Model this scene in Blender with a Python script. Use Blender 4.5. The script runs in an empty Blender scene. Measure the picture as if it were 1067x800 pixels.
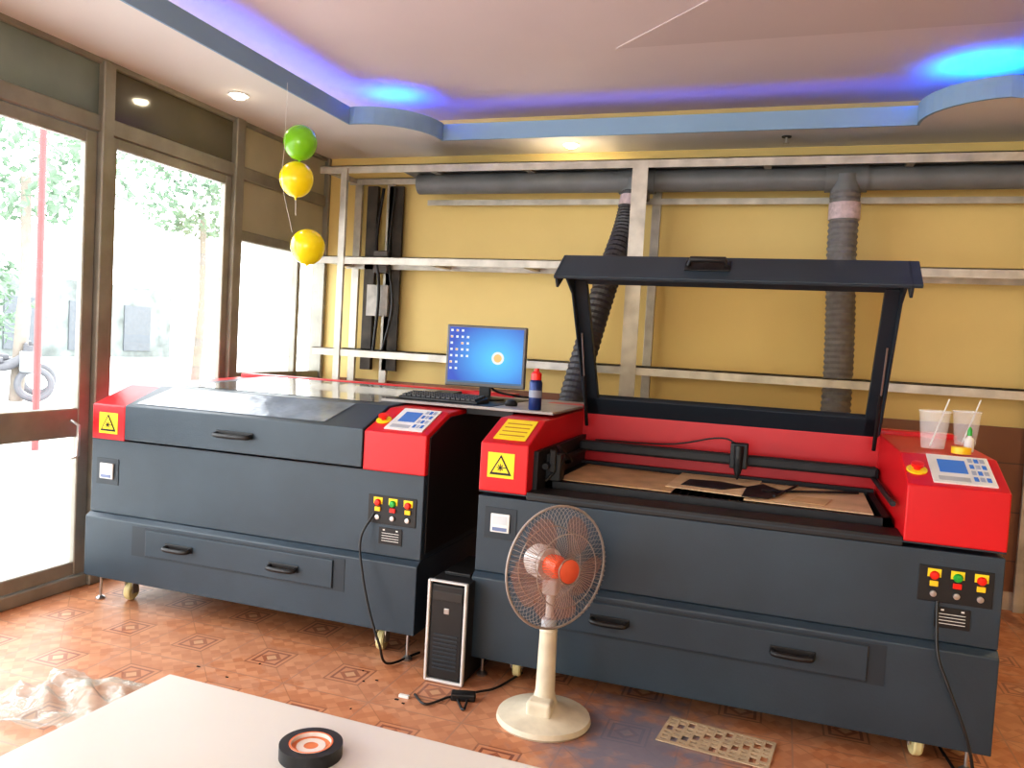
import bpy, bmesh, math, random
from mathutils import Vector, Matrix
random.seed(7)
sc=bpy.context.scene
COL=sc.collection
# ------------------------------------------------------------------ materials
def nodes(name):
    m=bpy.data.materials.new(name);m.use_nodes=True
    nt=m.node_tree;b=nt.nodes["Principled BSDF"]
    return m,nt,b
def M(name,col,rough=.5,metal=0.,noise=.12,scale=8.,bump=0.,bscale=40.,emis=None,estr=0.,trans=0.,alpha=1.,coat=0.,ior=None):
    m,nt,b=nodes(name);c=(col[0],col[1],col[2],1)
    tc=nt.nodes.new("ShaderNodeTexCoord")
    if noise>0:
        n=nt.nodes.new("ShaderNodeTexNoise");n.inputs["Scale"].default_value=scale;n.inputs["Detail"].default_value=5
        nt.links.new(tc.outputs["Object"],n.inputs["Vector"])
        r=nt.nodes.new("ShaderNodeValToRGB")
        r.color_ramp.elements[0].position=.3;r.color_ramp.elements[1].position=.7
        r.color_ramp.elements[0].color=(*[v*(1-noise) for v in col],1)
        r.color_ramp.elements[1].color=(*[min(1,v*(1+noise)) for v in col],1)
        nt.links.new(n.outputs["Fac"],r.inputs["Fac"]);nt.links.new(r.outputs["Color"],b.inputs["Base Color"])
    else: b.inputs["Base Color"].default_value=c
    b.inputs["Roughness"].default_value=rough;b.inputs["Metallic"].default_value=metal
    if bump>0:
        n2=nt.nodes.new("ShaderNodeTexNoise");n2.inputs["Scale"].default_value=bscale
        nt.links.new(tc.outputs["Object"],n2.inputs["Vector"])
        bp=nt.nodes.new("ShaderNodeBump");bp.inputs["Strength"].default_value=bump;bp.inputs["Distance"].default_value=.01
        nt.links.new(n2.outputs["Fac"],bp.inputs["Height"]);nt.links.new(bp.outputs["Normal"],b.inputs["Normal"])
    if emis: b.inputs["Emission Color"].default_value=(*emis,1);b.inputs["Emission Strength"].default_value=estr
    b.inputs["Transmission Weight"].default_value=trans;b.inputs["Alpha"].default_value=alpha
    b.inputs["Coat Weight"].default_value=coat
    if ior:b.inputs["IOR"].default_value=ior
    return m
def glassmat(name,tint=(1,1,1),gl=.06,rough=.02):
    m=bpy.data.materials.new(name);m.use_nodes=True;nt=m.node_tree;nt.nodes.clear()
    t=nt.nodes.new("ShaderNodeBsdfTransparent");t.inputs[0].default_value=(*tint,1)
    g=nt.nodes.new("ShaderNodeBsdfGlossy");g.inputs["Roughness"].default_value=rough
    mx=nt.nodes.new("ShaderNodeMixShader");o=nt.nodes.new("ShaderNodeOutputMaterial")
    lw=nt.nodes.new("ShaderNodeLayerWeight");lw.inputs[0].default_value=.25
    ma=nt.nodes.new("ShaderNodeMath");ma.operation='MULTIPLY';ma.inputs[1].default_value=gl*5
    nt.links.new(lw.outputs["Fresnel"],ma.inputs[0]);nt.links.new(ma.outputs[0],mx.inputs[0])
    nt.links.new(t.outputs[0],mx.inputs[1]);nt.links.new(g.outputs[0],mx.inputs[2]);nt.links.new(mx.outputs[0],o.inputs[0])
    return m
GREY=M("slate_paint",(.028,.046,.064),.40,0,.14,3,.06,150)
GREYD=M("slate_paint_dark",(.019,.029,.040),.5,0,.1,3)
RED=M("red_paint",(.58,.006,.012),.38,0,.06,3,.04,150)
BLACK=M("black_plastic",(.010,.010,.011),.45,0,.1)
BLACKM=M("black_metal",(.018,.018,.020),.5,.2,.2,20)
ALU=M("aluminium",(.55,.52,.48),.38,.75,.12,12)
ALUL=M("aluminium_light",(.50,.47,.41),.42,.45,.22,9)
FRAME=M("window_frame_alu",(.30,.285,.24),.45,.4,.15,6)
STEEL=M("steel",(.5,.5,.5),.3,.9,.1)
WHITE=M("white_plastic",(.72,.72,.70),.4,0,.05)
CREAM=M("cream_plastic",(.66,.60,.47),.4,0,.12,14)
WHEEL=M("caster_wheel_cream",(.72,.64,.34),.5,0,.15,20)
YEL=M("yellow_label",(.85,.66,.02),.5,0,.03)
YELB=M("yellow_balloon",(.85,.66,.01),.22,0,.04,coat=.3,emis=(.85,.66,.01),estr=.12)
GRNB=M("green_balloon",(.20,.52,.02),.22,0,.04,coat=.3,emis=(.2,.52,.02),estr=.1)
CARD=M("cardboard",(.56,.36,.19),.8,0,.18,9,.1,60)
LCD=M("lcd_blue",(.03,.08,.22),.2,0,0,emis=(.05,.16,.45),estr=.6)
REDB=M("red_button",(.75,.02,.01),.3,0,0)
GREENB=M("green_button",(.02,.35,.05),.3,0,0)
YBTN=M("yellow_button",(.85,.55,.02),.4,0,0)
DUCTD=M("duct_black",(.05,.05,.055),.5,.1,.2,30)
DUCTG=M("duct_grey",(.20,.20,.205),.5,.1,.15,25)
PIPE=M("grey_pipe",(.17,.18,.19),.5,0,.15,5)
TAPEP=M("pale_tape",(.55,.45,.47),.5,0,.2,40)
# ------------------------------------------------------------------ mesh helpers
def empty(name,loc=(0,0,0),parent=None):
    e=bpy.data.objects.new(name,None);e.empty_display_size=.1;e.location=loc;COL.objects.link(e)
    if parent:e.parent=parent
    return e
def mk(name,verts,faces,mat,parent=None,smooth=False,bevel=0,seg=2,loc=(0,0,0)):
    me=bpy.data.meshes.new(name);me.from_pydata([tuple(v) for v in verts],[],faces);me.update()
    bm=bmesh.new();bm.from_mesh(me);bmesh.ops.recalc_face_normals(bm,faces=bm.faces);bm.to_mesh(me);bm.free()
    o=bpy.data.objects.new(name,me);COL.objects.link(o);o.location=loc
    if mat:me.materials.append(mat)
    if smooth:
        for p in me.polygons:p.use_smooth=True
    if parent:o.parent=parent
    if bevel:
        b=o.modifiers.new("bevel","BEVEL");b.width=bevel;b.segments=seg;b.limit_method='ANGLE'
    return o
def box(name,x0,x1,y0,y1,z0,z1,mat,parent=None,bevel=0,seg=2):
    v=[(x,y,z) for z in(z0,z1) for y in(y0,y1) for x in(x0,x1)]
    f=[(0,1,3,2),(4,6,7,5),(0,4,5,1),(2,3,7,6),(0,2,6,4),(1,5,7,3)]
    return mk(name,v,f,mat,parent,False,bevel,seg)
def multibox(name,boxes,mat,parent=None,bevel=0):
    V=[];Fs=[]
    for(x0,x1,y0,y1,z0,z1) in boxes:
        b=len(V);V+=[(x,y,z) for z in(z0,z1) for y in(y0,y1) for x in(x0,x1)]
        Fs+=[tuple(b+i for i in f) for f in[(0,1,3,2),(4,6,7,5),(0,4,5,1),(2,3,7,6),(0,2,6,4),(1,5,7,3)]]
    return mk(name,V,Fs,mat,parent,False,bevel,1)
def prism(name,prof,x0,x1,mat,parent=None,bevel=0):
    n=len(prof);v=[(x0,y,z) for y,z in prof]+[(x1,y,z) for y,z in prof]
    f=[tuple(range(n)),tuple(range(n,2*n))]+[(i,(i+1)%n,n+(i+1)%n,n+i) for i in range(n)]
    return mk(name,v,f,mat,parent,False,bevel)
def frames(P):
    T=[]
    for i in range(len(P)):
        a=P[max(0,i-1)];b=P[min(len(P)-1,i+1)];T.append((b-a).normalized())
    up=Vector((0,0,1)) if abs(T[0].z)<.9 else Vector((1,0,0))
    N=[T[0].cross(up).normalized()]
    for i in range(1,len(P)):
        n=N[-1]-T[i]*N[-1].dot(T[i]);N.append(n.normalized())
    return T,N
def tubedata(P,r,seg=10,cap=True):
    P=[Vector(p) for p in P];T,N=frames(P);V=[];Fs=[]
    for i,p in enumerate(P):
        B=T[i].cross(N[i]);rr=r[i] if isinstance(r,(list,tuple)) else r
        for k in range(seg):
            a=2*math.pi*k/seg;V.append(p+(N[i]*math.cos(a)+B*math.sin(a))*rr)
    for i in range(len(P)-1):
        for k in range(seg):
            k2=(k+1)%seg;Fs.append((i*seg+k,i*seg+k2,(i+1)*seg+k2,(i+1)*seg+k))
    if cap:
        Fs.append(tuple(range(seg)));Fs.append(tuple((len(P)-1)*seg+k for k in range(seg)))
    return V,Fs
def tube(name,P,r,mat,parent=None,seg=12,smooth=True,cap=True):
    V,Fs=tubedata(P,r,seg,cap);o=mk(name,V,Fs,mat,parent,smooth)
    if smooth:
        e=o.modifiers.new("es","EDGE_SPLIT");e.split_angle=math.radians(50)
    return o
def tubes(name,lst,r,mat,parent=None,seg=5):
    V=[];Fs=[]
    for P in lst:
        v,f=tubedata(P,r,seg);b=len(V);V+=v;Fs+=[tuple(b+i for i in q) for q in f]
    return mk(name,V,Fs,mat,parent,True)
def smoothpath(P,n=8):
    P=[Vector(p) for p in P];out=[]
    Q=[P[0]*2-P[1]]+P+[P[-1]*2-P[-2]]
    for i in range(1,len(Q)-2):
        for j in range(n):
            t=j/n;a,b,c,d=Q[i-1:i+3]
            out.append(.5*((2*b)+(c-a)*t+(2*a-5*b+4*c-d)*t*t+(3*b-a-3*c+d)*t**3))
    out.append(P[-1]);return out
def lathe(name,prof,mat,parent=None,loc=(0,0,0),mtx=None,seg=32,smooth=True,split=35):
    V=[];Fs=[];n=len(prof)
    for r,z in prof:
        for k in range(seg):
            a=2*math.pi*k/seg;V.append(Vector((r*math.cos(a),r*math.sin(a),z)))
    for i in range(n-1):
        for k in range(seg):
            k2=(k+1)%seg;Fs.append((i*seg+k,i*seg+k2,(i+1)*seg+k2,(i+1)*seg+k))
    if prof[0][0]>1e-4:Fs.append(tuple(range(seg)))
    if prof[-1][0]>1e-4:Fs.append(tuple((n-1)*seg+k for k in range(seg)))
    if mtx is not None:V=[mtx@v for v in V]
    V=[v+Vector(loc) for v in V]
    o=mk(name,V,Fs,mat,parent,smooth)
    bm=bmesh.new();bm.from_mesh(o.data);bmesh.ops.remove_doubles(bm,verts=bm.verts,dist=1e-5);bmesh.ops.recalc_face_normals(bm,faces=bm.faces);bm.to_mesh(o.data);bm.free()
    if smooth:
        for p in o.data.polygons:p.use_smooth=True
        e=o.modifiers.new("es","EDGE_SPLIT");e.split_angle=math.radians(split)
    return o
def axis(d):
    return Vector((0,0,1)).rotation_difference(Vector(d)).to_matrix()
# ------------------------------------------------------------------ node math DSL
class NM:
    def __init__(s,nt):s.nt=nt
    def __call__(s,op,a,b=0,c=None):
        n=s.nt.nodes.new("ShaderNodeMath");n.operation=op
        for i,v in enumerate((a,b) if c is None else (a,b,c)):
            if isinstance(v,(int,float)):n.inputs[i].default_value=v
            else:s.nt.links.new(v,n.inputs[i])
        return n.outputs[0]
    def mix(s,f,a,b):
        n=s.nt.nodes.new("ShaderNodeMix");n.data_type='RGBA'
        if isinstance(f,(int,float)):n.inputs[0].default_value=f
        else:s.nt.links.new(f,n.inputs[0])
        for i,v in((6,a),(7,b)):
            if isinstance(v,tuple):n.inputs[i].default_value=(*v,1)
            else:s.nt.links.new(v,n.inputs[i])
        return n.outputs[2]
# floor material
def floor_mat():
    m,nt,b=nodes("terracotta_tile");X=NM(nt)
    tc=nt.nodes.new("ShaderNodeTexCoord");sp=nt.nodes.new("ShaderNodeSeparateXYZ");nt.links.new(tc.outputs["Object"],sp.inputs[0])
    T=.40
    def cell(o,c):
        t=X('DIVIDE',X('SUBTRACT',o,c),T);t=X('ADD',t,100.5)
        return X('SUBTRACT',X('FRACT',t),.5),X('FLOOR',t)
    u,iu=cell(sp.outputs[0],-2.07);v,iv=cell(sp.outputs[1],2.97)
    au=X('ABSOLUTE',u);av=X('ABSOLUTE',v)
    d=X('MAXIMUM',au,av);hor=X('GREATER_THAN',au,av)
    k=X('FLOOR',X('MULTIPLY',X('ADD',X('ADD',u,v),2),7));k2=X('FLOOR',X('MULTIPLY',X('ADD',X('SUBTRACT',u,v),2),7))
    comb=nt.nodes.new("ShaderNodeCombineXYZ");nt.links.new(k,comb.inputs[0]);nt.links.new(X('MULTIPLY',hor,3),comb.inputs[1]);nt.links.new(k2,comb.inputs[2])
    wn=nt.nodes.new("ShaderNodeTexWhiteNoise");nt.links.new(comb.outputs[0],wn.inputs[0])
    ns=nt.nodes.new("ShaderNodeTexNoise");ns.inputs["Scale"].default_value=14;ns.inputs["Detail"].default_value=6;nt.links.new(tc.outputs["Object"],ns.inputs["Vector"])
    base=X.mix(wn.outputs["Value"],(.46,.18,.085),(.66,.32,.17))
    base=X.mix(X('MULTIPLY',ns.outputs["Fac"],.5),base,(.42,.16,.07))
    def band(lo,hi,x): return X('MULTIPLY',X('GREATER_THAN',x,lo),X('LESS_THAN',x,hi))
    col=X.mix(band(.195,.215,d),base,(.30,.12,.06))
    col=X.mix(X('LESS_THAN',d,.195),col,(.56,.25,.13))
    dia=X('ADD',au,av)
    col=X.mix(band(.13,.16,d),col,(.26,.09,.05))
    col=X.mix(X('LESS_THAN',dia,.13),col,(.34,.12,.06))
    col=X.mix(X('LESS_THAN',dia,.07),col,(.60,.34,.19))
    diag=X('LESS_THAN',X('ABSOLUTE',X('SUBTRACT',au,av)),.008)
    col=X.mix(X('MULTIPLY',diag,X('GREATER_THAN',d,.215)),col,(.40,.17,.08))
    col=X.mix(X('GREATER_THAN',d,.492),col,(.38,.19,.12))
    n3=nt.nodes.new("ShaderNodeTexNoise");n3.inputs["Scale"].default_value=2.2;n3.inputs["Detail"].default_value=8;nt.links.new(tc.outputs["Object"],n3.inputs["Vector"])
    col=X.mix(X('MULTIPLY',X('GREATER_THAN',n3.outputs["Fac"],.5),.12),col,(.6,.45,.35))
    # blue powder spill in front of the fan
    dx=X('SUBTRACT',sp.outputs[0],-.42);dy=X('SUBTRACT',sp.outputs[1],2.90)
    rr=X('SQRT',X('ADD',X('POWER',X('MULTIPLY',dx,1.0),2),X('POWER',X('MULTIPLY',dy,.8),2)))
    pw=X('SUBTRACT',1.0,X('DIVIDE',rr,.42));pw=X('MULTIPLY',X('ADD',pw,X('MULTIPLY',X('SUBTRACT',ns.outputs["Fac"],.5),1.6)),1.5)
    pn=nt.nodes.new("ShaderNodeClamp");nt.links.new(pw,pn.inputs[0])
    col=X.mix(X('MULTIPLY',pn.outputs[0],.8),col,(.16,.20,.28))
    nt.links.new(col,b.inputs["Base Color"])
    nt.links.new(X('ADD',.25,X('MULTIPLY',ns.outputs["Fac"],.25)),b.inputs["Roughness"])
    return m
def brick_mat():
    m,nt,b=nodes("brown_wall_tile")
    tc=nt.nodes.new("ShaderNodeTexCoord");mp=nt.nodes.new("ShaderNodeMapping");mp.inputs["Rotation"].default_value=(math.radians(90),0,0)
    br=nt.nodes.new("ShaderNodeTexBrick");nt.links.new(tc.outputs["Object"],mp.inputs[0]);nt.links.new(mp.outputs[0],br.inputs[0])
    br.inputs["Scale"].default_value=1;br.inputs["Brick Width"].default_value=.60;br.inputs["Row Height"].default_value=.30;br.inputs["Mortar Size"].default_value=.004
    br.inputs["Color1"].default_value=(.21,.085,.04,1);br.inputs["Color2"].default_value=(.27,.12,.06,1);br.inputs["Mortar"].default_value=(.13,.07,.045,1)
    nt.links.new(br.outputs["Color"],b.inputs["Base Color"]);b.inputs["Roughness"].default_value=.35
    return m
WALLY=M("yellow_wall_paint",(.80,.62,.26),.75,0,.05,1.3,.05,90)
CEILW=M("ceiling_white",(.72,.69,.68),.85,0,.03,1)
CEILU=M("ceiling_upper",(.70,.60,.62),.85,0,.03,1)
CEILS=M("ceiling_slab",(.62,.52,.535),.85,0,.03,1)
FASC=M("cove_fascia_blue",(.26,.40,.57),.7,0,.04,2)
# ------------------------------------------------------------------ room shell
XL=-3.55;YB=5.6;ZC=2.87;XR=3.2;YF=-2.2
box("floor",-3.75,XR+.1,YF,YB+.1,-.08,0,floor_mat())
box("wall_back",XL-.1,XR+.1,YB,YB+.12,0,3.2,WALLY)
box("wall_right",XR,XR+.12,YF,YB,0,3.2,WALLY)
multibox("wall_front",[(XL-.1,-2.0,YF-.12,YF,0,3.2),(1.2,XR+.1,YF-.12,YF,0,3.2),(-2.0,1.2,YF-.12,YF,0,.85),(-2.0,1.2,YF-.12,YF,2.35,3.2)],WALLY)
box("trim_1",-3.4,XR,YB-.025,YB-.001,.1,1.12,brick_mat())
box("baseboard_back",-3.4,XR,YB-.04,YB-.001,0,.11,M("baseboard_pale",(.5,.40,.30),.5))
cx0,cx1,cyb,cyf=-2.85,1.12,5.17,-1.4;R=.42;st=.05
loop=[(cx0,cyf),(cx1,cyf),(cx1,cyb-R-st),(cx1-st,cyb-R-st)]
for i in range(11):
    a=math.radians(90*i/10);loop.append((cx1-st-R*math.sin(a),cyb-st-R*math.cos(a)))
loop+=[(cx1-st-R,cyb)]
loop+=[(cx0+st+R,cyb)]
for i in range(11):
    a=math.radians(90*i/10);loop.append((cx0+st+R*math.cos(a),cyb-st-R*math.sin(a)))
loop+=[(cx0,cyb-R-st)]
bm=bmesh.new()
outer=[bm.verts.new((x,y,ZC)) for x,y in[(XL-.1,YF),(XR,YF),(XR,YB),(XL-.1,YB)]]
inner=[bm.verts.new((x,y,ZC)) for x,y in loop]
E=[bm.edges.new((L[i],L[(i+1)%len(L)])) for L in(outer,inner) for i in range(len(L))]
bmesh.ops.triangle_fill(bm,edges=E,use_beauty=True)
me=bpy.data.meshes.new("ceiling");bm.to_mesh(me);bm.free()
o=bpy.data.objects.new("ceiling",me);COL.objects.link(o);me.materials.append(CEILW)
s=o.modifiers.new("s","SOLIDIFY");s.thickness=.02;s.offset=0
n=len(loop)
mk("trim_2",[(x,y,ZC-.012) for x,y in loop]+[(x,y,ZC+.10) for x,y in loop],[(i,(i+1)%n,n+(i+1)%n,n+i) for i in range(n)],FASC).modifiers.new("s","SOLIDIFY").thickness=.018
def inset(d):
    cx,cy=(cx0+cx1)/2,(cyb+cyf)/2;return[(x+(d if x>cx else -d),y+(d if y>cy else -d)) for x,y in loop]
l2=inset(.03)
mk("trim_3",[(x,y,ZC+.10) for x,y in loop]+[(x,y,ZC+.10) for x,y in l2],[(i,(i+1)%n,n+(i+1)%n,n+i) for i in range(n)],FASC)
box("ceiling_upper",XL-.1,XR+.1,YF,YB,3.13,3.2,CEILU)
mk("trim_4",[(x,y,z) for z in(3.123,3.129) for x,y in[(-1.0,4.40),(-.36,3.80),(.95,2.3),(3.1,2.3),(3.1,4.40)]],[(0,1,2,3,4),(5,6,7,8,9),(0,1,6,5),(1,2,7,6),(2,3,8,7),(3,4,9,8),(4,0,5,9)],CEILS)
# ------------------------------------------------------------------ window wall
GL=glassmat("clear_glass")
multibox("wall_left",[(XL-.08,XL,YF,YB,0,.07),(XL-.08,XL,YF,YB,2.47,2.56),(XL-.08,XL,YF,YB,2.83,ZC),
  (XL-.1,XL+.02,3.35,3.43,.0,2.85),(XL-.1,XL+.02,4.44,4.53,0,2.86),(XL-.1,XL+.02,5.56,5.6,0,2.86),(XL-.06,XL,5.22,5.26,1.1,2.1),
  (XL-.1,XL+.02,2.05,2.12,0,2.85),(XL-.1,XL+.02,.7,.78,0,2.85),(XL-.08,XL,4.53,5.56,2.06,2.13),(XL-.08,XL,4.53,5.56,1.08,1.16)],FRAME,None,.006)
d1=multibox("door_1",[(XL-.05,XL-.01,3.27,3.345,.075,2.465),(XL-.05,XL-.01,2.13,2.20,.075,2.465),(XL-.05,XL-.01,2.2,3.27,.83,.985),(XL-.05,XL-.01,2.2,3.27,2.40,2.465),(XL-.05,XL-.01,2.2,3.27,.075,.15)],FRAME,None,.005)
tube("pull_handle",[(XL,3.22,.72),(XL+.05,3.22,.74),(XL+.05,3.22,.90),(XL,3.22,.92)],.01,STEEL,d1)
w1=multibox("window_1",[(XL-.05,XL-.01,3.43,3.48,.07,2.47),(XL-.05,XL-.01,4.38,4.44,.07,2.47),(XL-.05,XL-.01,3.48,4.38,2.41,2.47),(XL-.05,XL-.01,3.48,4.38,.07,.13)],FRAME,None,.005)
box("glass",XL-.035,XL-.03,2.19,3.28,.1,2.41,GL,d1)
box("glass",XL-.035,XL-.03,3.47,4.39,.1,2.42,GL,w1)
box("window_2",XL-.035,XL-.03,4.53,5.56,1.16,2.06,GL)
UP1=M("transom_glass_green",(.17,.21,.18),.2,0,.2,2,coat=.5);UP2=M("transom_glass_olive",(.10,.09,.05),.12,0,.2,2,coat=.5);UP3=M("beige_blind",(.44,.40,.28),.6,0,.08,3)
box("window_3",XL-.04,XL-.02,.78,3.35,2.56,2.83,UP1);box("window_4",XL-.04,XL-.02,3.43,4.44,2.56,2.83,UP2)
box("window_5",XL-.04,XL-.02,4.53,5.56,2.13,2.86,UP3)
box("wall_left_sill",XL-.06,XL-.01,4.53,5.56,.07,1.08,WALLY)
# ------------------------------------------------------------------ exterior
box("street_ground",-40,-3.76,-20,45,-.3,-.1,M("pavement",(.60,.60,.59),.8,0,.1,1))
LEAF=M("leaves",(.15,.225,.15),.7,0,.4,3)
def tree(loc,h,r,name="street_tree",nl=1100):
    e=empty(name,loc)
    tube("trunk",smoothpath([(0,0,0),(.1,.05,h*.4),(0,.1,h*.8)],5),[.12]*5+[.09]*6,M("bark",(.22,.19,.16),.9),e)
    bm=bmesh.new()
    for i in range(nl):
        a=random.uniform(0,6.28);b=random.uniform(-1,1);rr=r*random.uniform(.25,1)*math.sqrt(1-b*b*.8)
        c=Vector((rr*math.cos(a),rr*math.sin(a),h+r*.75*b))
        s=random.uniform(.06,.14);q=Matrix.Rotation(random.uniform(0,6),3,Vector((random.random(),random.random(),random.random()+.1)).normalized())
        vs=[bm.verts.new(c+q@Vector(p)*s) for p in[(-1,0,0),(0,-.6,.2),(1,0,0),(0,.6,.2)]];bm.faces.new(vs)
    me=bpy.data.meshes.new("foliage");bm.to_mesh(me);bm.free();o=bpy.data.objects.new("foliage",me);COL.objects.link(o);o.parent=e
    me.materials.append(LEAF)
tree((-13.5,11.0,-.1),5.2,2.4,nl=1800);tree((-15,17.5,-.1),5.6,2.1,nl=1500);tree((-17,8.6,-.1),4.2,1.5);tree((-19,13.8,-.1),2.0,1.7);tree((-15.5,10.2,-.1),1.2,1.1,nl=900)
tree((-21,12.6,-.1),3.6,2.2,nl=1500)
tube("red_street_pole",[(-8.3,7.03,-.1),(-8.3,7.03,4.3)],.04,M("red_pole",(.30,.05,.05),.5))
def motorbike(loc,rz):
    e=empty("parked_motorbike",loc);e.rotation_euler=(0,0,rz);mm=M("bike_dark",(.10,.10,.11),.5)
    for x in(-.6,.6):
        bpy.ops.mesh.primitive_torus_add(location=(0,0,0),rotation=(math.pi/2,0,0),major_radius=.27,minor_radius=.06)
        t=bpy.context.object;t.name="wheel";t.parent=e;t.location=(x,0,.33);t.data.materials.append(mm)
    tube("frame",smoothpath([(-.6,0,.35),(-.3,0,.7),(.1,0,.65),(.45,0,.85),(.5,0,1.05)]),.09,mm,e)
    box("seat",-.55,.1,-.12,.12,.72,.82,mm,e,.03);tube("handlebar",[(.45,-.32,1.08),(.45,.32,1.08)],.025,mm,e)
    box("fairing",.35,.6,-.12,.12,.55,.95,M("bike_grey",(.2,.21,.22),.4),e,.04)
motorbike((-13.5,10.6,-.1),.9);motorbike((-14.2,9.9,-.1),1.1);motorbike((-14.6,11.6,-.1),.9)
bd=empty("street_building",(-30,20,0));box("facade",-1,1,-14,12,-.1,3.2,M("far_facade",(.16,.18,.17),.8,0,.4,1.5),bd);multibox("openings",[(.98,1.06,-12+i*3,-10.4+i*3,.2,2.3) for i in range(8)],M("far_dark",(.10,.11,.12),.7),bd)
# ------------------------------------------------------------------ laser cutters
YFm=3.18
def handle(nm,x,z,w,par,y=YFm):
    g=[(x-w/2,y,z),(x-w/2+.012,y-.035,z-.004),(x+w/2-.012,y-.035,z-.004),(x+w/2,y,z)]
    tube(nm,smoothpath(g,4),.011,BLACK,par)
    box(nm+"_plate",x-w/2-.012,x+w/2+.012,y-.006,y,z-.014,z+.018,BLACK,par,.003)
def slant(x,t,off=.002):
    return Vector((x,YFm+.24*t,1.03+.09*t))+Vector((0,-.351,.936))*off
def slquad(nm,x0,x1,t0,t1,off,mat,par,thick=.004):
    a,b,c,d=slant(x0,t0,off),slant(x1,t0,off),slant(x1,t1,off),slant(x0,t1,off)
    nn=Vector((0,-.351,.936))*thick
    V=[a,b,c,d]+[p-nn for p in(a,b,c,d)]
    return mk(nm,V,[(0,1,2,3),(4,5,6,7),(0,1,5,4),(1,2,6,5),(2,3,7,6),(3,0,4,7)],mat,par)
def triangle_sign(x,z,s,par,y=YFm):
    h=s*.866
    box("warning_sign_plate",x-s*.6,x+s*.6,y-.003,y,z-h*.60,z+h*.64,YEL,par)
    def tri(k,yy,m,nm):
        return mk(nm,[(x-s/2*k,yy,z-h*.45*k),(x+s/2*k,yy,z-h*.45*k),(x,yy,z+h*.55*k),(x-s/2*k,yy+.001,z-h*.45*k),(x+s/2*k,yy+.001,z-h*.45*k),(x,yy+.001,z+h*.55*k)],[(0,1,2),(3,4,5),(0,1,4,3),(1,2,5,4),(2,0,3,5)],m,par)
    tri(1,y-.005,BLACK,"warning_triangle_border");tri(.74,y-.0065,YEL,"warning_triangle_field")
    V=[];Fs=[];cz=z-h*.08
    for i in range(8):
        a=i*math.pi/4;d=Vector((math.cos(a),0,math.sin(a)));p=Vector((-d.z,0,d.x))*s*.02;c=Vector((x,y-.008,cz));b=len(V)
        V+=[c+p,c-p,c+d*s*.16-p,c+d*s*.16+p];Fs.append((b,b+1,b+2,b+3))
    mk("laser_burst",V,Fs,BLACK,par)
    box("laser_beam",x,x+s*.26,y-.0085,y-.0075,cz-s*.018,cz+s*.018,BLACK,par)
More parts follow.
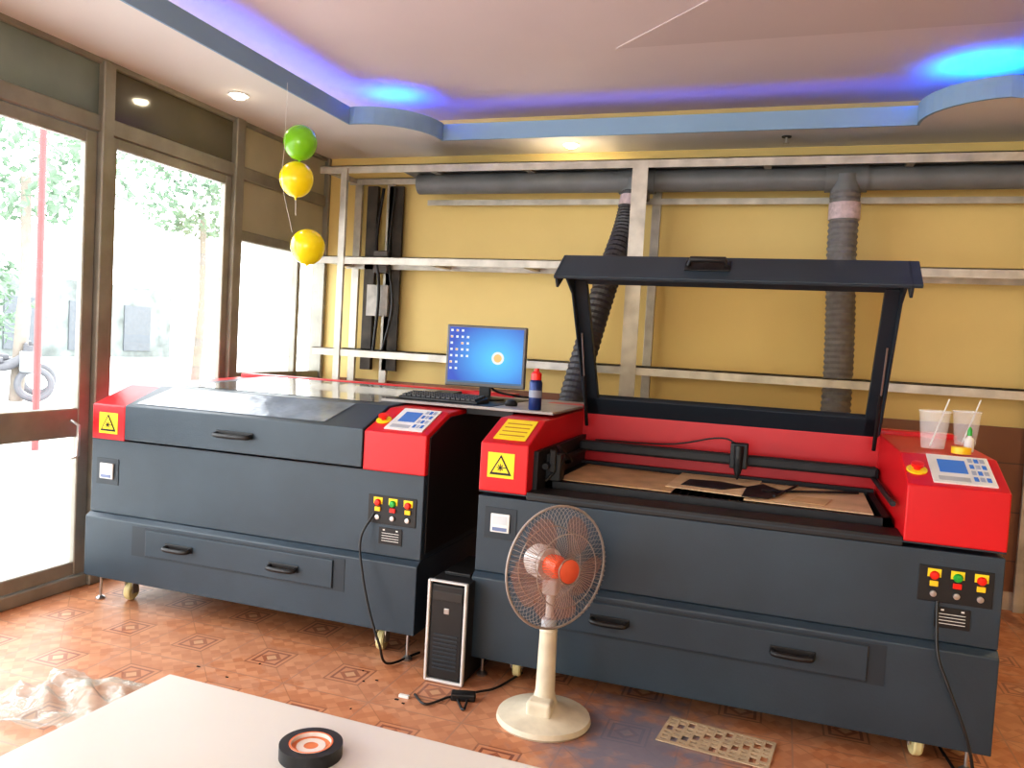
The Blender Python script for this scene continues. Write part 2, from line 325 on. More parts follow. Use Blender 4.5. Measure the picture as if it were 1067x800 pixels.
def cutter(x0,x1,zb,zs,bl,br,yb,zt,open_):
    e=empty("laser_cutting_machine")
    zl=.47
    prism("lower_cabinet",[(YFm-.03,zb),(YFm-.03,zl-.02),(YFm+.0,zl+.0),(yb,zl),(yb,zb)],x0,x1,GREY,e,.004)
    prism("upper_cabinet",[(YFm,zl+.001),(YFm,zs-.02 if open_ else zs),(yb,zs-.02 if open_ else zs),(yb,zl+.001)],x0,x1,GREY,e,.004)
    prof=[(YFm-.001,zs-.0),(YFm-.001,1.03),(YFm+.24,1.12),(yb,zt),(yb,zs)]
    prism("end_block_left",prof,x0-.002,bl,RED,e,.006);prism("end_block_right",prof,br,x1+.002,RED,e,.006)
    box("rear_rail",x0,x1,yb-.10,yb+.01,1.0,zt+.02,RED,e,.006)
    box("seam",x0+.001,x1-.001,YFm-.0015,YFm,zs-.004,zs+.002,GREYD,e)
    for cx in(x0+.19,x1-.22):
        for cy in(YFm+.10,yb-.18):
            lathe("caster_wheel",[(.001,-.017),(.042,-.017),(.047,-.010),(.047,.010),(.042,.017),(.001,.017)],WHEEL,e,(cx,cy,.047),axis((1,.15,0)),20)
            multibox("caster_fork",[(cx-.028,cx-.022,cy-.02,cy+.02,.04,zb-.002),(cx+.022,cx+.028,cy-.02,cy+.02,.04,zb-.002),(cx-.04,cx+.04,cy-.035,cy+.035,zb-.01,zb+.001)],STEEL,e)
    for cx in(x0+.045,x1-.06):
        for cy in(YFm+.04,yb-.06):
            lathe("levelling_foot",[(.022,0),(.024,.008),(.012,.018),(.007,.02),(.007,zb)],STEEL,e,(cx,cy,0))
    yq=YFm-.03
    d0,d1=x0+.35,x1-.42
    box("drawer_recess",d0-.04,d1+.06,yq-.002,yq,.285,.435,GREYD,e);box("drawer_front",d0+.05,d1,yq-.010,yq-.001,.295,.425,GREY,e,.003)
    handle("drawer_handle_a",d0+.26,.36,.14,e,yq-.01);handle("drawer_handle_b",d1-.26,.355,.14,e,yq-.01)
    box("meter_frame",x0+.035,x0+.18,YFm-.003,YFm,.62,.755,GREYD,e,.002);box("meter_body",x0+.065,x0+.15,YFm-.012,YFm-.003,.65,.73,WHITE,e,.003)
    box("meter_window",x0+.075,x0+.14,YFm-.0135,YFm-.012,.685,.722,M("meter_face",(.55,.58,.6),.3),e);box("meter_band",x0+.075,x0+.14,YFm-.0135,YFm-.012,.657,.672,M("meter_blue",(.15,.2,.35),.4),e)
    bx=x1-.145
    box("switch_panel",bx-.125,bx+.115,YFm-.004,YFm,.615,.745,BLACK,e,.002)
    for i in range(3):
        px=bx-.075+i*.075
        box("switch_label",px-.022,px+.022,YFm-.006,YFm-.004,.705,.735,YEL,e)
        lathe("push_button",[(.015,0),(.016,.006),(.012,.014),(.001,.015)],(REDB,GREENB,REDB)[i],e,(px,YFm-.006,.712),axis((0,-1,0)),16)
        box("rocker_switch",px-.014,px+.014,YFm-.012,YFm-.004,.672,.692,(YBTN,REDB,YBTN)[i],e,.002)
        lathe("key_switch",[(.011,0),(.011,.008),(.001,.009)],STEEL,e,(px,YFm-.004,.645),axis((0,-1,0)),16)
    box("rating_plate",bx-.065,bx+.05,YFm-.004,YFm,.525,.60,BLACK,e,.001)
    multibox("rating_plate_lines",[(bx-.05,bx+.035,YFm-.0052,YFm-.0042,.54+i*.0115,.5425+i*.0115) for i in range(4)],WHITE,e)
    multibox("rating_plate_title",[(bx-.045,bx-.035,YFm-.0052,YFm-.0042,.587,.593),(bx+.02,bx+.03,YFm-.0052,YFm-.0042,.587,.593)],WHITE,e)
    triangle_sign(x0+(.095 if open_ else .105),.935,.10,e)
    w=x1-br
    c0=br+w*.27;c1=x1-.035
    slquad("control_panel",c0,c1,.12,.98,.006,WHITE,e,.006)
    slquad("panel_lcd",c0+.03,c0+(c1-c0)*.60,.42,.82,.008,LCD,e,.001)
    for i in range(3):
        for j in range(4):
            xx=c0+(c1-c0)*.66+i*(c1-c0)*.10;slquad("panel_key",xx,xx+(c1-c0)*.07,.22+j*.19,.34+j*.19,.0078,M("key_grey",(.35,.4,.5),.5) if (i+j)%2 else LCD,e,.001)
    slquad("panel_key_strip",c0+.02,c0+(c1-c0)*.6,.18,.30,.0075,M("strip_grey",(.4,.42,.46),.5),e,.001)
    nrm=Vector((0,-.351,.936));ec=slant(br+w*.13,.45,.0)
    lathe("emergency_stop_ring",[(.036,0),(.036,.005),(.001,.006)],YEL,e,ec,axis(nrm),28)
    lathe("emergency_stop_button",[(.012,.0),(.012,.016),(.022,.019),(.022,.030),(.001,.034)],REDB,e,ec,axis(nrm),28)
    return e
L=cutter(-3.36,-1.465,.14,.85,-3.15,-1.775,4.45,1.15,False)
prism("lid",[(YFm-.006,.86),(YFm-.006,1.035),(YFm+.235,1.128),(4.33,1.165),(4.33,1.14),(YFm+.24,1.10),(YFm+.02,1.02),(YFm+.02,.86)],-3.146,-1.779,GREY,L,.004)
TOPG=M("smoked_acrylic_top",(.17,.165,.155),.2,0,.2,2,.02,6,coat=.6)
mk("lid_window",[(-3.05,3.50,1.1335),(-1.88,3.50,1.1335),(-1.88,4.27,1.1655),(-3.05,4.27,1.1655)],[(0,1,2,3)],TOPG,L)
FILM=M("protective_film",(.17,.21,.26),.22,0,.3,5,.7,10,coat=.3)
mk("lid_film",[(-3.1,YFm+.02,1.0475),(-2.0,YFm+.02,1.0475),(-1.95,YFm+.22,1.1265),(-3.05,YFm+.22,1.1265)],[(0,1,2,3)],FILM,L)
handle("lid_handle",-2.475,.945,.19,L,YFm-.006)
# added black sheet on the left machine's side, standing in for gap shade
prism("side_shade_panel",[(YFm+.03,.50),(YFm+.03,1.02),(YFm+.25,1.10),(4.42,1.12),(4.42,.50)],-1.462,-1.456,BLACK,L)
Rm=cutter(-1.205,.785,.10,.82,-.99,.455,4.25,1.13,True)
slquad("yellow_notice",-1.165,-1.02,.15,.92,.004,YEL,Rm,.003)
for k in range(4): slquad("notice_line",-1.15,-1.035,.28+k*.15,.315+k*.15,.005,M("notice_ink",(.45,.2,.02),.6),Rm,.001)
zb=.835
box("bed_floor",-.99,.455,3.30,4.15,.79,.815,BLACKM,Rm)
box("front_flange",-.99,.455,YFm,3.34,.80,zb,BLACK,Rm,.004)
box("side_wall_left",-.992,-.97,3.26,4.15,.81,1.0,BLACKM,Rm);box("inner_back",-.99,.455,4.13,4.16,.8,1.12,RED,Rm)
multibox("honeycomb_slats",[(-.95+i*.035,-.947+i*.035,3.42,4.08,.815,.85) for i in range(40)],BLACKM,Rm)
multibox("bed_border",[(-.97,.44,3.40,3.43,.815,.856),(-.97,.44,4.06,4.09,.815,.87),(-.97,-.94,3.4,4.09,.815,.856),(.41,.44,3.4,4.09,.815,.856)],BLACKM,Rm)
box("linear_rail_back",-.98,.45,4.0,4.06,.93,.975,BLACKM,Rm,.004)
tube("linear_rail_left",[(-.955,3.32,.93),(-.955,4.1,.93)],.014,BLACKM,Rm);tube("linear_rail_right",[(.43,3.32,.93),(.43,4.1,.93)],.011,BLACKM,Rm)
box("gantry_beam",-.95,.43,3.93,3.975,.945,.99,BLACKM,Rm,.004)
tube("gantry_rail",[(-.95,3.92,.985),(.43,3.92,.985)],.003,BLACKM,Rm)
hx=-.17
box("laser_head_carriage",hx-.04,hx+.04,3.87,3.93,.93,1.05,BLACK,Rm,.006)
lathe("laser_nozzle",[(.001,-.09),(.006,-.085),(.02,-.04),(.02,.03),(.001,.031)],BLACKM,Rm,(hx,3.86,.97))
lathe("laser_lens_tube",[(.022,0),(.022,.06),(.001,.061)],BLACK,Rm,(hx,3.86,.98))
tube("air_hose",smoothpath([(hx,3.88,1.04),(hx-.1,3.95,1.06),(hx-.35,4.02,1.0),(-.9,4.05,.985)]),.004,BLACK,Rm)
multibox("mirror_mount",[(-.97,-.90,3.38,3.45,.86,.98),(-.95,-.92,3.36,3.38,.90,1.0)],BLACK,Rm,.004)
tube("coil_cable",smoothpath([(-.96,3.36,.86),(-.90,3.42,.95),(-.95,3.5,1.0),(-.91,3.6,.93),(-.96,3.7,.90)]),.007,BLACK,Rm)
def sheet(nm,pts,z,t,mat,par):
    n=len(pts);V=[(x,y,z) for x,y in pts]+[(x,y,z+t) for x,y in pts]
    return mk(nm,V,[tuple(range(n)),tuple(range(n,2*n))]+[(i,(i+1)%n,n+(i+1)%n,n+i) for i in range(n)],mat,par)
CARD2=M("cardboard_light",(.66,.47,.28),.8,0,.12,9)
sheet("cardboard_sheet_a",[(-.93,3.45),(-.42,3.44),(-.40,3.95),(-.92,4.0)],.857,.004,CARD,Rm)
sheet("cardboard_sheet_b",[(-.46,3.55),(-.1,3.5),(-.06,4.0),(-.44,4.0)],.862,.004,CARD2,Rm)
sheet("cardboard_sheet_c",[(-.12,3.45),(.38,3.44),(.39,3.98),(-.10,3.98)],.857,.004,CARD2,Rm)
sheet("black_offcut_a",[(-.40,3.62),(-.22,3.60),(-.12,3.75),(-.24,3.82),(-.38,3.80)],.867,.003,BLACK,Rm)
sheet("black_offcut_b",[(-.13,3.48),(-.02,3.50),(.04,3.72),(-.05,3.88),(-.12,3.75)],.867,.003,BLACK,Rm)
sheet("paper_offcut",[(.06,3.52),(.2,3.50),(.24,3.68),(.10,3.66)],.863,.002,CARD,Rm)
tube("loose_rod_a",[(-.05,3.66,.872),(.36,3.9,.872)],.006,BLACK,Rm);tube("loose_rod_b",[(0.0,3.55,.872),(.1,3.92,.872)],.006,BLACK,Rm)
hy,hz=4.16,1.13
LD=empty("lid",(0,hy,hz),Rm);LD.rotation_euler=(math.radians(-54.8),0,0)
lx0,lx1=-.975,.452
def lb(nm,x0,x1,y0,y1,z0,z1,m=GREYD):return box(nm,x0,x1,y0-hy,y1-hy,z0-hz,z1-hz,m,LD,.004)
lb("lid_frame_left",lx0,lx0+.07,3.35,4.16,1.095,1.13);lb("lid_frame_right",lx1-.07,lx1,3.35,4.16,1.095,1.13)
lb("lid_frame_rear",lx0,lx1,4.05,4.16,1.095,1.131);lb("lid_frame_front",lx0,lx1,3.34,3.37,1.10,1.131)
lb("lid_glass",lx0+.065,lx1-.065,3.36,4.06,1.110,1.115,glassmat("lid_acrylic",(.93,.9,.84),.03))
lb("lid_side_left",lx0,lx0+.01,3.36,4.12,1.06,1.13);lb("lid_side_right",lx1-.01,lx1,3.36,4.12,1.06,1.13)
def lp(nm,prof,x0,x1,m=GREYD):return prism(nm,[(y-hy,z-hz) for y,z in prof],x0,x1,m,LD,.003)
lp("lid_slope",[(3.35,1.13),(3.18,1.035),(3.187,1.018),(3.355,1.11)],lx0,lx1)
lp("lid_lip",[(3.18,1.035),(3.18,.845),(3.196,.845),(3.196,1.025)],lx0-.005,lx1+.03,GREY)
ch=[(3.35,1.13),(3.18,1.035),(3.18,.845),(3.24,.845),(3.25,.98),(3.40,1.06)]
lp("lid_cheek_left",ch,lx0,lx0+.012);lp("lid_cheek_right",ch,lx1-.012,lx1)
hnd=[(-.33-.08,3.18-hy,.95-hz),(-.33-.07,3.145-hy,.95-hz),(-.33+.07,3.145-hy,.95-hz),(-.33+.08,3.18-hy,.95-hz)]
tube("lid_handle",hnd,.013,BLACK,LD);box("lid_handle_plate",-.33-.095,-.33+.095,3.172-hy,3.18-hy,.91-hz,.995-hz,BLACK,LD,.003)
for sx in(lx0+.03,lx1-.03):
    a=Vector((sx,4.02,1.06));b=Vector((sx,3.80,1.53))
    tube("gas_strut_body",[a,a.lerp(b,.55)],.009,BLACK,Rm);tube("gas_strut_rod",[a.lerp(b,.5),b],.004,STEEL,Rm)
for hxx in(-.8,-.26,.28):tube("hinge",[(hxx-.06,4.165,1.135),(hxx+.06,4.165,1.135)],.012,BLACKM,Rm)
tube("power_cord",smoothpath([(-1.70,3.17,.66),(-1.735,3.12,.55),(-1.70,3.09,.40),(-1.64,3.06,.25),(-1.58,3.05,.12),(-1.56,3.1,.02),(-1.5,3.3,.01)]),.0055,BLACK)
tube("power_cord",smoothpath([(.58,3.17,.62),(.585,3.12,.45),(.62,3.09,.35),(.68,3.06,.2),(.71,3.06,.08),(.70,3.1,.012),(.66,3.4,.01)]),.0055,BLACK)
# ------------------------------------------------------------------ computer on board
bz=1.135
e=empty("computer_desk_board")
box("board",-1.90,-1.0,3.56,4.42,bz+.0,bz+.014,M("board_grey",(.36,.34,.32),.45,0,.1),e,.003)
box("desk_mat",-1.88,-1.32,3.57,4.2,bz+.014,bz+.017,BLACK,e)
zz=bz+.017
box("board_support",-1.45,-1.21,3.6,4.4,bz-.03,bz,BLACKM,e)
kb=empty("computer_keyboard",(-1.62,3.70,zz));kb.rotation_euler=(0,0,-.05)
prism("keyboard_base",[(-.075,0),(-.075,.012),(.075,.026),(.075,0)],-.22,.22,BLACK,kb,.003)
KM=M("keycap",(.03,.03,.032),.5,0,.1)
multibox("keys",[(-.205+i*.0275,-.205+i*.0275+.022,-.062+j*.026,-.062+j*.026+.02,.012+j*.003,.024+j*.003) for i in range(15) for j in range(5)],KM,kb)
lathe("computer_mouse",[(.001,0),(.03,0),(.033,.012),(.024,.028),(.001,.034)],BLACK,None,(-1.27,3.74,bz+.014))
mo=empty("computer_monitor",(-1.515,4.0,zz));mo.rotation_euler=(0,0,math.radians(6))
box("bezel",-.22,.22,-.02,.02,.065,.395,M("monitor_silver",(.12,.12,.125),.35,.3,.05),mo,.006)
def screen_mat():
    m,nt,b=nodes("desktop_screen");X=NM(nt)
    tc=nt.nodes.new("ShaderNodeTexCoord");sp=nt.nodes.new("ShaderNodeSeparateXYZ");nt.links.new(tc.outputs["Object"],sp.inputs[0])
    dx=X('SUBTRACT',sp.outputs[0],.06);dz=X('SUBTRACT',sp.outputs[2],.22)
    r=X('SQRT',X('ADD',X('POWER',dx,2),X('POWER',X('MULTIPLY',dz,1.2),2)))
    t=X('DIVIDE',r,.26);cl=nt.nodes.new("ShaderNodeClamp");nt.links.new(t,cl.inputs[0])
    rp=nt.nodes.new("ShaderNodeValToRGB");rp.color_ramp.elements[0].color=(.06,.55,1.0,1);rp.color_ramp.elements[1].color=(.0,.06,.46,1)
    nt.links.new(cl.outputs[0],rp.inputs[0])
    b.inputs["Base Color"].default_value=(.01,.01,.02,1);b.inputs["Roughness"].default_value=.35
    nt.links.new(rp.outputs[0],b.inputs["Emission Color"]);b.inputs["Emission Strength"].default_value=1.0
    return m
box("screen",-.205,.205,-.0225,-.0205,.085,.382,screen_mat(),mo)
IC=M("icon_white",(.1,.1,.1),.5,0,0,emis=(.75,.85,.9),estr=.8);IC2=M("icon_orange",(.1,.1,.1),.5,0,0,emis=(.9,.45,.1),estr=.9);TB=M("taskbar",(.02,.05,.1),.4,0,0,emis=(.03,.10,.2),estr=.8)
multibox("desktop_icons",[(-.197+i*.03,-.184+i*.03,-.0240,-.0228,.358-j*.034,.370-j*.034) for i in range(4) for j in range(8) if (i*7+j*3)%8!=5 and j<8-i],IC,mo)
multibox("desktop_icons_colour",[(-.197+i*.03,-.186+i*.03,-.0250,-.0242,.359-j*.034,.368-j*.034) for i,j in((0,1),(1,3),(0,5),(2,2),(1,0))],IC2,mo)
box("taskbar",-.205,.205,-.0240,-.0228,.085,.095,TB,mo)
lathe("wallpaper_mark",[(.034,0),(.034,.001),(.001,.0012)],IC,mo,(.07,-.0228,.225),axis((0,-1,0)),28)
lathe("wallpaper_mark_core",[(.022,0),(.022,.001),(.001,.0012)],IC2,mo,(.07,-.0242,.225),axis((0,-1,0)),28)
box("stand_neck",-.03,.03,.0,.03,.01,.09,BLACK,mo,.004)
lathe("stand_base",[(.11,0),(.11,.008),(.04,.016),(.001,.017)],BLACK,mo,(0,.0,0))
sp=empty("spray_can",(-1.11,3.62,bz+.014))
lathe("can_body",[(.029,0),(.031,.004),(.031,.13),(.026,.142),(.02,.146)],M("can_blue",(.01,.03,.14),.3,.3,.05),sp)
lathe("can_cap",[(.021,.14),(.025,.145),(.025,.175),(.012,.185),(.012,.198),(.001,.199)],REDB,sp)
lathe("can_label",[(.0315,.06),(.0315,.095)],M("can_label",(.25,.28,.35),.5),sp)
tube("monitor_cable",smoothpath([(-1.5,4.06,1.30),(-1.52,4.15,1.2),(-1.4,4.2,1.17),(-1.34,4.3,1.16)]),.006,BLACK)
pc=empty("computer_tower",(-1.275,3.06,0))
box("case",-.088,.088,.012,.45,.01,.435,BLACKM,pc,.004)
prism("front_panel_mesh",[(0.0,.02),(0.0,.42),(.014,.43),(.014,.01)],-.072,.072,BLACK,pc,.003)
multibox("front_silver_edges",[(-.09,-.078,-.008,.014,.005,.44),(.078,.09,-.008,.014,.005,.44),(-.09,.09,-.006,.014,.432,.441),(-.09,.09,-.006,.014,.002,.014)],M("pc_silver",(.75,.75,.75),.3,.4,.05),pc,.003)
box("optical_drive",-.068,.068,-.003,.001,.355,.395,M("drive_black",(.03,.03,.03),.3),pc,.002)
multibox("vents",[(-.055,.055,-.003,.001,.06+i*.018,.068+i*.018) for i in range(9)],GREYD,pc)
box("power_button",-.012,.012,-.004,.001,.30,.325,STEEL,pc,.003)
box("card_box_on_tower",-.06,.06,.1,.2,.436,.452,BLACK,pc,.003)
# ------------------------------------------------------------------ pedestal fan
fn=empty("pedestal_fan",(-.79,2.93,0))
lathe("base",[(.001,.0),(.178,.0),(.185,.01),(.18,.028),(.12,.045),(.07,.06),(.05,.075),(.001,.076)],CREAM,fn,(0,0,0),None,40)
box("switch_housing",-.05,.05,-.09,-.02,.04,.105,CREAM,fn,.015,3)
lathe("column",[(.055,.06),(.045,.09),(.038,.12),(.034,.35),(.036,.36),(.030,.37),(.001,.371)],CREAM,fn)
lathe("column_collar",[(.026,.36),(.03,.365),(.03,.40),(.022,.41),(.001,.411)],M("collar_grey",(.45,.47,.5),.4),fn)
lathe("inner_pole",[(.016,.38),(.016,.53),(.001,.531)],WHITE,fn)
fd=Vector((.80,-.60,.03)).normalized();A=axis(fd);hc=Vector((.0,0,.612))
box("yoke",-.03,.03,-.03,.03,.50,.56,WHITE,fn,.012,3)
hcc=hc+fd*.03
def P(r,a,z):return A@Vector((r*math.cos(a),r*math.sin(a),z))+hcc
lathe("motor_housing",[(.001,-.165),(.045,-.16),(.064,-.13),(.068,-.07),(.06,-.045),(.001,-.044)],WHITE,fn,hcc,A,28)
RC=.232
CAGE=M("cage_wire",(.36,.30,.26),.4,.3,.1)
w=[]
for i in range(72):
    a=2*math.pi*i/72
    w.append([P(.045+(RC-.045)*t,a,.075*math.sqrt(max(0,1-(t)**2.6))) for t in[0,.2,.4,.6,.8,.92,1]])
    w.append([P(.06+(RC-.06)*t,a,-.055*math.sqrt(max(0,1-(t)**3))) for t in[0,.25,.5,.75,.92,1]])
tubes("cage_wires",w,.0009,CAGE,fn,4)
rings=[]
for r,z,rr in((RC,0,1),(.05,.075,1),(.062,-.055,1),(.14,.062,1),(.15,-.045,1)):
    rings.append([P(r,2*math.pi*k/48,z) for k in range(49)])
tubes("cage_rings",rings,.0022,CAGE,fn,6)
tubes("cage_rim",[[P(RC+.003,2*math.pi*k/48,0) for k in range(49)]],.005,M("rim_grey",(.35,.30,.27),.4),fn,8)
ORG=M("fan_hub_orange",(.85,.11,.04),.25,0,.05,emis=(.8,.08,.02),estr=.12)  # faint emission puts a glow into the unlit plastic hub
lathe("hub",[(.001,-.04),(.042,-.04),(.045,.0),(.036,.03),(.02,.038),(.001,.04)],ORG,fn,hcc,A,28)
lathe("front_badge",[(.045,.074),(.045,.078),(.03,.083),(.001,.084)],M("badge_red",(.7,.12,.06),.3),fn,hcc,A,28)
BL=M("fan_blade_translucent",(.50,.26,.20),.2,0,.05,trans=.0,alpha=.45)
V=[];Fs=[]
for b in range(5):
    a0=b*2*math.pi/5+.3;base=len(V);nr,na=7,6
    for i in range(nr+1):
        r=.04+(.165)*i/nr;half=.28+.30*math.sin(math.pi*min(1,(i/nr)*.75+.1));sk_=.35*i/nr
        if i==nr:half*=.72
        for j in range(na+1):
            s=j/na*2-1;V.append(P(r,a0+sk_+s*half,s*.028*(1-.3*i/nr)+.002))
    for i in range(nr):
        for j in range(na):
            q=base+i*(na+1)+j;Fs.append((q,q+1,q+na+2,q+na+1))
mk("blades",V,Fs,BL,fn,True)
# ------------------------------------------------------------------ storage rack + ducts
rk=empty("metal_storage_rack")
rl,rr_=-3.30,2.7;yf,yr=5.08,5.55
def angle_post(nm,x,y,z0,z1,sx=1,sy=1):
    multibox(nm,[(min(x,x+sx*.055),max(x,x+sx*.055),min(y,y+sy*.005),max(y,y+sy*.005),z0,z1),(min(x,x+sx*.005),max(x,x+sx*.005),min(y,y+sy*.05),max(y,y+sy*.05),z0,z1)],ALUL,rk)
def rail(nm,y,z,h=.05):
    multibox(nm,[(rl,rr_,y,y+.006,z-h,z),(rl,rr_,y,y+.045,z-.006,z)],ALUL,rk)
for z in(2.68,2.03,1.36):
    rail("rail_front",yf,z,.055);rail("rail_rear",yr-.05,z,.05)
    multibox("cross_bars",[(x,x+.045,yf+.05,yr-.05,z-.04,z-.006) for x in(-3.28,-2.45,-1.75,-.97,-.2,.6,1.4,2.2)],ALUL,rk)
multibox("rail_lower_top",[(-2.6,rr_,yr-.1,yr-.094,2.46,2.50)],ALUL,rk)
for x in(-3.12,-.995,1.42): 
    angle_post("post_front",x,yf+.006,0,2.66)
    box("post_front_web",x,x+(.10 if x>-2 else .05),yf-.006,yf,0,2.66,ALUL,rk)
for x in(-3.26,-2.98,-.93,1.42):box("post_rear",x,x+.06,yr-.03,yr,0,2.64,ALUL,rk,.002)
box("top_plate_rear",-2.7,rr_,yf+.06,yr-.06,2.66,2.672,PIPE,rk)
dk=empty("exhaust_duct")
tube("main_pipe",[(-2.6,5.30,2.585),(2.9,5.30,2.585)],.072,PIPE,dk,20)
for x in(-1.0,.285):
    tube("tee_fitting",[(x-.12,5.30,2.585),(x+.12,5.30,2.585)],.084,PIPE,dk,20)
    tube("tee_branch",[(x,5.29,2.6),(x,5.29,2.46)],.088,PIPE,dk,20)
def corr(nm,P,r,mat):
    Q=smoothpath(P,22);rad=[r*(1+.045*(1 if (i//1)%2 else -1)) for i in range(len(Q))]
    tube(nm,Q,rad,mat,dk,20,smooth=False)
corr("flex_hose_dark",[(-1.02,5.28,2.5),(-1.05,5.22,2.25),(-1.10,5.0,1.9),(-1.17,4.88,1.5),(-1.22,4.72,1.1),(-1.2,4.5,.8)],.078,DUCTD)
corr("flex_hose_grey",[(.285,5.28,2.5),(.29,5.28,2.1),(.31,5.27,1.7),(.32,5.25,1.3),(.3,5.1,.9),(.2,4.7,.6)],.085,DUCTG)
tube("tape_wrap",[(.287,5.28,2.43),(.288,5.28,2.33)],.092,TAPEP,dk,20);tube("tape_wrap_b",[(-1.02,5.275,2.47),(-1.03,5.26,2.40)],.085,TAPEP,dk,20)
cl=empty("wall_cable_cabinet")
DB=M("dark_board",(.05,.04,.03),.7,0,.5,8)
box("dark_board",-2.96,-2.84,5.52,5.545,1.2,2.62,DB,cl);box("dark_conduit",-3.14,-3.05,5.50,5.545,1.2,2.62,DB,cl,.004)
box("papers",-3.1,-2.92,5.49,5.52,1.62,1.86,M("papers",(.45,.42,.38),.7,0,.3,10),cl)
tube("cable_a",smoothpath([(-2.9,5.5,2.6),(-2.92,5.48,2.1),(-2.86,5.46,1.7),(-2.95,5.48,1.3)]),.010,BLACK,cl)
tube("cable_b",smoothpath([(-3.0,5.5,2.6),(-3.03,5.48,2.2),(-2.98,5.46,1.8),(-3.02,5.48,1.3)]),.012,BLACK,cl)
box("meter_box",-3.04,-2.92,5.46,5.52,1.95,2.12,M("meterbox",(.12,.11,.10),.5),cl,.006)
# ------------------------------------------------------------------ balloons
def balloon(loc,r,mat):
    e=empty("balloon",loc)
    prof=[(.001,-1.28),(.07,-1.27),(.04,-1.17),(.16,-1.08)]
    for i in range(1,22):
        a=-math.pi/2+math.pi*(i+1.5)/23.5;prof.append((math.cos(a),math.sin(a)*(1.12 if a<0 else 1)))
    prof.append((.001,1))
    lathe("skin",[(p[0]*r,p[1]*r) for p in prof],mat,e,split=80)
    tube("string",[(0,0,-r*1.2),(.005,0,-r*2.2)],.0015,WHITE,e,5);return e
balloon((-2.74,4.0,2.56),.096,GRNB);balloon((-2.77,4.02,2.355),.098,YELB);balloon((-2.66,4.0,1.96),.098,YELB)
tube("balloon_string",smoothpath([(-2.76,3.88,2.86),(-2.755,3.87,2.5),(-2.76,3.87,2.3),(-2.68,3.87,2.02)]),.0012,WHITE,None,5)
# ------------------------------------------------------------------ ceiling fixtures
LAMP=M("lamp_glow",(1,1,1),.5,0,0,emis=(1,.85,.60),estr=40)
def downlight(x,y,pw,spot=True,size=1.9):
    e=empty("recessed_downlight",(x,y,ZC-.01))
    lathe("trim_ring",[(.044,-.004),(.058,-.008),(.060,.0)],WHITE,e);lathe("bulb",[(.043,-.003),(.035,-.022),(.001,-.032)],LAMP,e)
    l=bpy.data.lights.new("downlight_beam","SPOT");l.energy=pw;l.color=(1,.78,.46);l.spot_size=size;l.spot_blend=.9;l.shadow_soft_size=.03
    o=bpy.data.objects.new("downlight_beam",l);COL.objects.link(o);o.parent=e;o.location=(0,0,-.04)
downlight(-1.49,5.36,125,size=2.5);downlight(-3.2,4.02,14);downlight(1.9,3.8,70);downlight(1.9,1.5,60);downlight(2.2,5.36,80,size=2.3)  # last three are out of view, added for more warm light
sk=empty("ceiling_sprinkler",(-.08,5.33,ZC-.01));lathe("plate",[(.03,0),(.028,-.006),(.001,-.007)],BLACKM,sk);tube("stem",[(0,0,0),(0,0,-.04)],.008,STEEL,sk);lathe("deflector",[(.02,-.04),(.02,-.043),(.001,-.044)],STEEL,sk)
def led(x,y,lx,ly,pw,z=ZC+.045,rot=0,col=(.0,.05,1),spread=110):
    l=bpy.data.lights.new("cove_led","AREA");l.shape='RECTANGLE';l.size=lx;l.size_y=ly;l.energy=pw;l.color=col;l.spread=math.radians(spread)
    o=bpy.data.objects.new("cove_led_strip",l);COL.objects.link(o);o.location=(x,y,z);o.rotation_euler=(math.pi,0,rot)
led(-2.66,4.97,.30,.22,5.5,col=(0,.07,1));led(.92,4.97,.34,.22,7.5,col=(0,.15,1))
led(-2.94,4.1,.04,1.5,2.6);led(-.8,5.25,3.2,.04,1.3);led(1.20,4.2,.04,1.2,2.2)
# ------------------------------------------------------------------ foreground table
tb=empty("white_work_table",(-1.13,1.278,0));tb.rotation_euler=(0,0,math.radians(-1.8))
box("table_top",0,1.36,-1.1,0,.722,.75,M("white_laminate",(.70,.67,.61),.35,0,.03,2),tb,.004)
multibox("table_legs",[(x,x+.04,y,y+.04,0,.722) for x in(.04,1.28) for y in(-1.05,-.08)],ALU,tb)
multibox("table_apron",[(.05,1.3,-.07,-.05,.66,.722),(.05,1.3,-1.04,-1.02,.66,.722)],ALU,tb)
tp=empty("tape_roll",(-.70,1.125,.75))
def ringmesh(nm,ro,ri,z0,z1,mat,par,seg=48):
    V=[];Fs=[]
    for r,z in((ri,z0),(ro,z0),(ro,z1),(ri,z1)):
        V+=[(r*math.cos(2*math.pi*k/seg),r*math.sin(2*math.pi*k/seg),z) for k in range(seg)]
    for i in range(4):
        for k in range(seg):
            k2=(k+1)%seg;j=(i+1)%4;Fs.append((i*seg+k,i*seg+k2,j*seg+k2,j*seg+k))
    o=mk(nm,V,Fs,mat,par,True);o.modifiers.new("es","EDGE_SPLIT").split_angle=.6
ringmesh("tape",.052,.036,0,.022,BLACK,tp)
ringmesh("core",.036,.0325,0,.0225,M("core_white",(.75,.65,.6),.5),tp);ringmesh("core_print",.0362,.0335,.0225,.0229,M("core_orange",(.8,.2,.06),.5),tp)
lathe("core_card",[(.0325,.016),(.001,.0165)],M("card_orange",(.75,.22,.08),.5),tp)
ringmesh("core_card_ring",.024,.012,.0165,.0172,M("card_white",(.8,.72,.66),.5),tp)
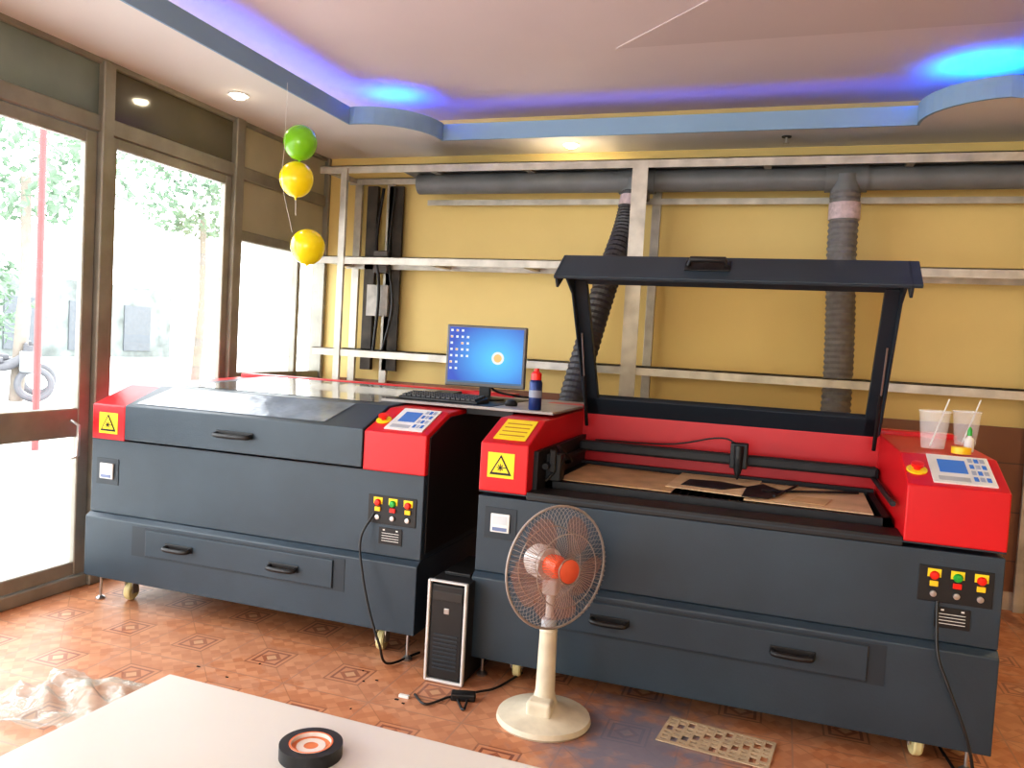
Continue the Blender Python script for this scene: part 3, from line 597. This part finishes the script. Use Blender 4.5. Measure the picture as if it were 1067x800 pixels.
# ------------------------------------------------------------------ small things on right block
CUPM=M("clear_plastic",(.85,.88,.9),.12,0,0,alpha=.28)
def cup(x,y,h,r):
    e=empty("plastic_cup",(x,y,1.128))
    lathe("cup_wall",[(.001,.002),(r*.72,.002),(r*.75,.004),(r,h),(r*1.06,h),(r*1.06,h-.006)],CUPM,e,seg=28)
    tube("straw",[(-.01,0,.01),(.05,.01,h+.05)],.003,WHITE,e,8)
cup(.595,3.60,.155,.058);cup(.765,3.88,.15,.055)
tr=empty("yellow_tape_roll",(.68,3.50,1.127));ringmesh("roll",.035,.02,0,.025,YBTN,tr);
gb=empty("glue_bottle",(.725,3.60,1.127));lathe("bottle",[(.017,0),(.018,.003),(.018,.05),(.008,.06),(.008,.066)],WHITE,gb);lathe("cap",[(.009,.065),(.009,.085),(.003,.1),(.001,.1)],GREENB,gb)
# ------------------------------------------------------------------ floor items
PERF=M("perforated_card",(.52,.40,.27),.8,0,.15,10)
pf=empty("perforated_floor_scrap",(-.13,3.05,.003));pf.rotation_euler=(0,0,-.12)
bx=[]
for i in range(12):
    bx.append((-.215+i*.036,-.203+i*.036,-.12,.10,0,.004))
for j in range(8):
    for i in range(11):
        if (i*5+j*3)%4!=0 or j in(0,7): bx.append((-.203+i*.036,-.179+i*.036,-.12+j*.029,-.12+j*.029+.018,0,.004))
multibox("sheet",bx,PERF,pf);
tube("floor_cable",smoothpath([(-1.33,2.9,.008),(-1.25,2.84,.008),(-1.18,2.95,.008),(-1.1,2.86,.008),(-1.12,3.0,.01),(-1.05,3.1,.01),(-1.0,3.3,.008)]),.005,BLACK)
ad=empty("power_adapter",(-1.14,2.96,0));box("body",-.05,.05,-.025,.025,.0,.03,BLACK,ad,.006);ad.rotation_euler=(0,0,.3)
ub=empty("usb_plug",(-1.36,2.87,0));box("plug",-.025,.02,-.008,.008,0,.012,WHITE,ub,.002)
bm=bmesh.new();bmesh.ops.create_grid(bm,x_segments=34,y_segments=34,size=.26)
for v in bm.verts:
    r=v.co.length/.36;x,y=v.co.x,v.co.y
    fold=.022*math.sin(x*38+4*math.sin(y*17))+.018*math.sin(y*31+3*math.sin(x*21))
    v.co.z=max(.003,(.06*max(0,1-r))+fold*(1.1-r)+random.uniform(-.005,.005));v.co.x+=.03*math.sin(y*24);v.co.y+=.03*math.sin(x*19)
me=bpy.data.meshes.new("plastic_bag");bm.to_mesh(me);bm.free();o=bpy.data.objects.new("plastic_bag",me);COL.objects.link(o);o.location=(-2.44,2.27,0);o.scale=(1.1,.8,1)
for p in me.polygons:p.use_smooth=True
me.materials.append(M("bag_plastic",(.55,.62,.56),.08,0,.4,7,alpha=.34,coat=.5))
multibox("floor_debris",[(x,x+random.uniform(.005,.016),y,y+random.uniform(.004,.01),0,.003) for x,y in[(random.uniform(-2.5,-1.2),random.uniform(2.3,3.1)) for _ in range(16)]],BLACK)
# ------------------------------------------------------------------ world & light
w=bpy.data.worlds.new("w");sc.world=w;w.use_nodes=True;nt=w.node_tree;bg=nt.nodes["Background"]
bg.inputs[0].default_value=(.93,.97,1,1);bg.inputs[1].default_value=7.0
def portal(loc,rot,sx,sy):
    l=bpy.data.lights.new("portal","AREA");l.shape='RECTANGLE';l.size=sx;l.size_y=sy;l.cycles.is_portal=True
    o=bpy.data.objects.new("window_portal",l);COL.objects.link(o);o.location=loc;o.rotation_euler=rot
portal((XL-.12,1.7,1.3),(0,-math.pi/2,0),2.6,7.8)
portal((-.4,YF-.13,1.6),(math.pi/2,0,0),3.3,1.6)
sc.view_settings.view_transform='Standard'
for lk in('Medium High Contrast','None'):
    try:
        sc.view_settings.look=lk;break
    except Exception: pass
# ------------------------------------------------------------------ camera
cd=bpy.data.cameras.new("camera");cam=bpy.data.objects.new("camera",cd);COL.objects.link(cam);sc.camera=cam
cd.sensor_width=36;cd.lens=826.7/1067*36;cd.clip_start=.05;cd.clip_end=200
ya,pi_,ro=[math.radians(v) for v in(18.78,2.77,3.22)]
F=Vector((-math.sin(ya)*math.cos(pi_),math.cos(ya)*math.cos(pi_),-math.sin(pi_)));r0=Vector((math.cos(ya),math.sin(ya),0));u0=r0.cross(F)
r=r0*math.cos(ro)+u0*math.sin(ro);u=u0*math.cos(ro)-r0*math.sin(ro)
mt=Matrix.Identity(4)
for i in range(3):mt[i][0]=r[i];mt[i][1]=u[i];mt[i][2]=-F[i]
mt[0][3],mt[1][3],mt[2][3]=0,0,1.45
cam.matrix_world=mt
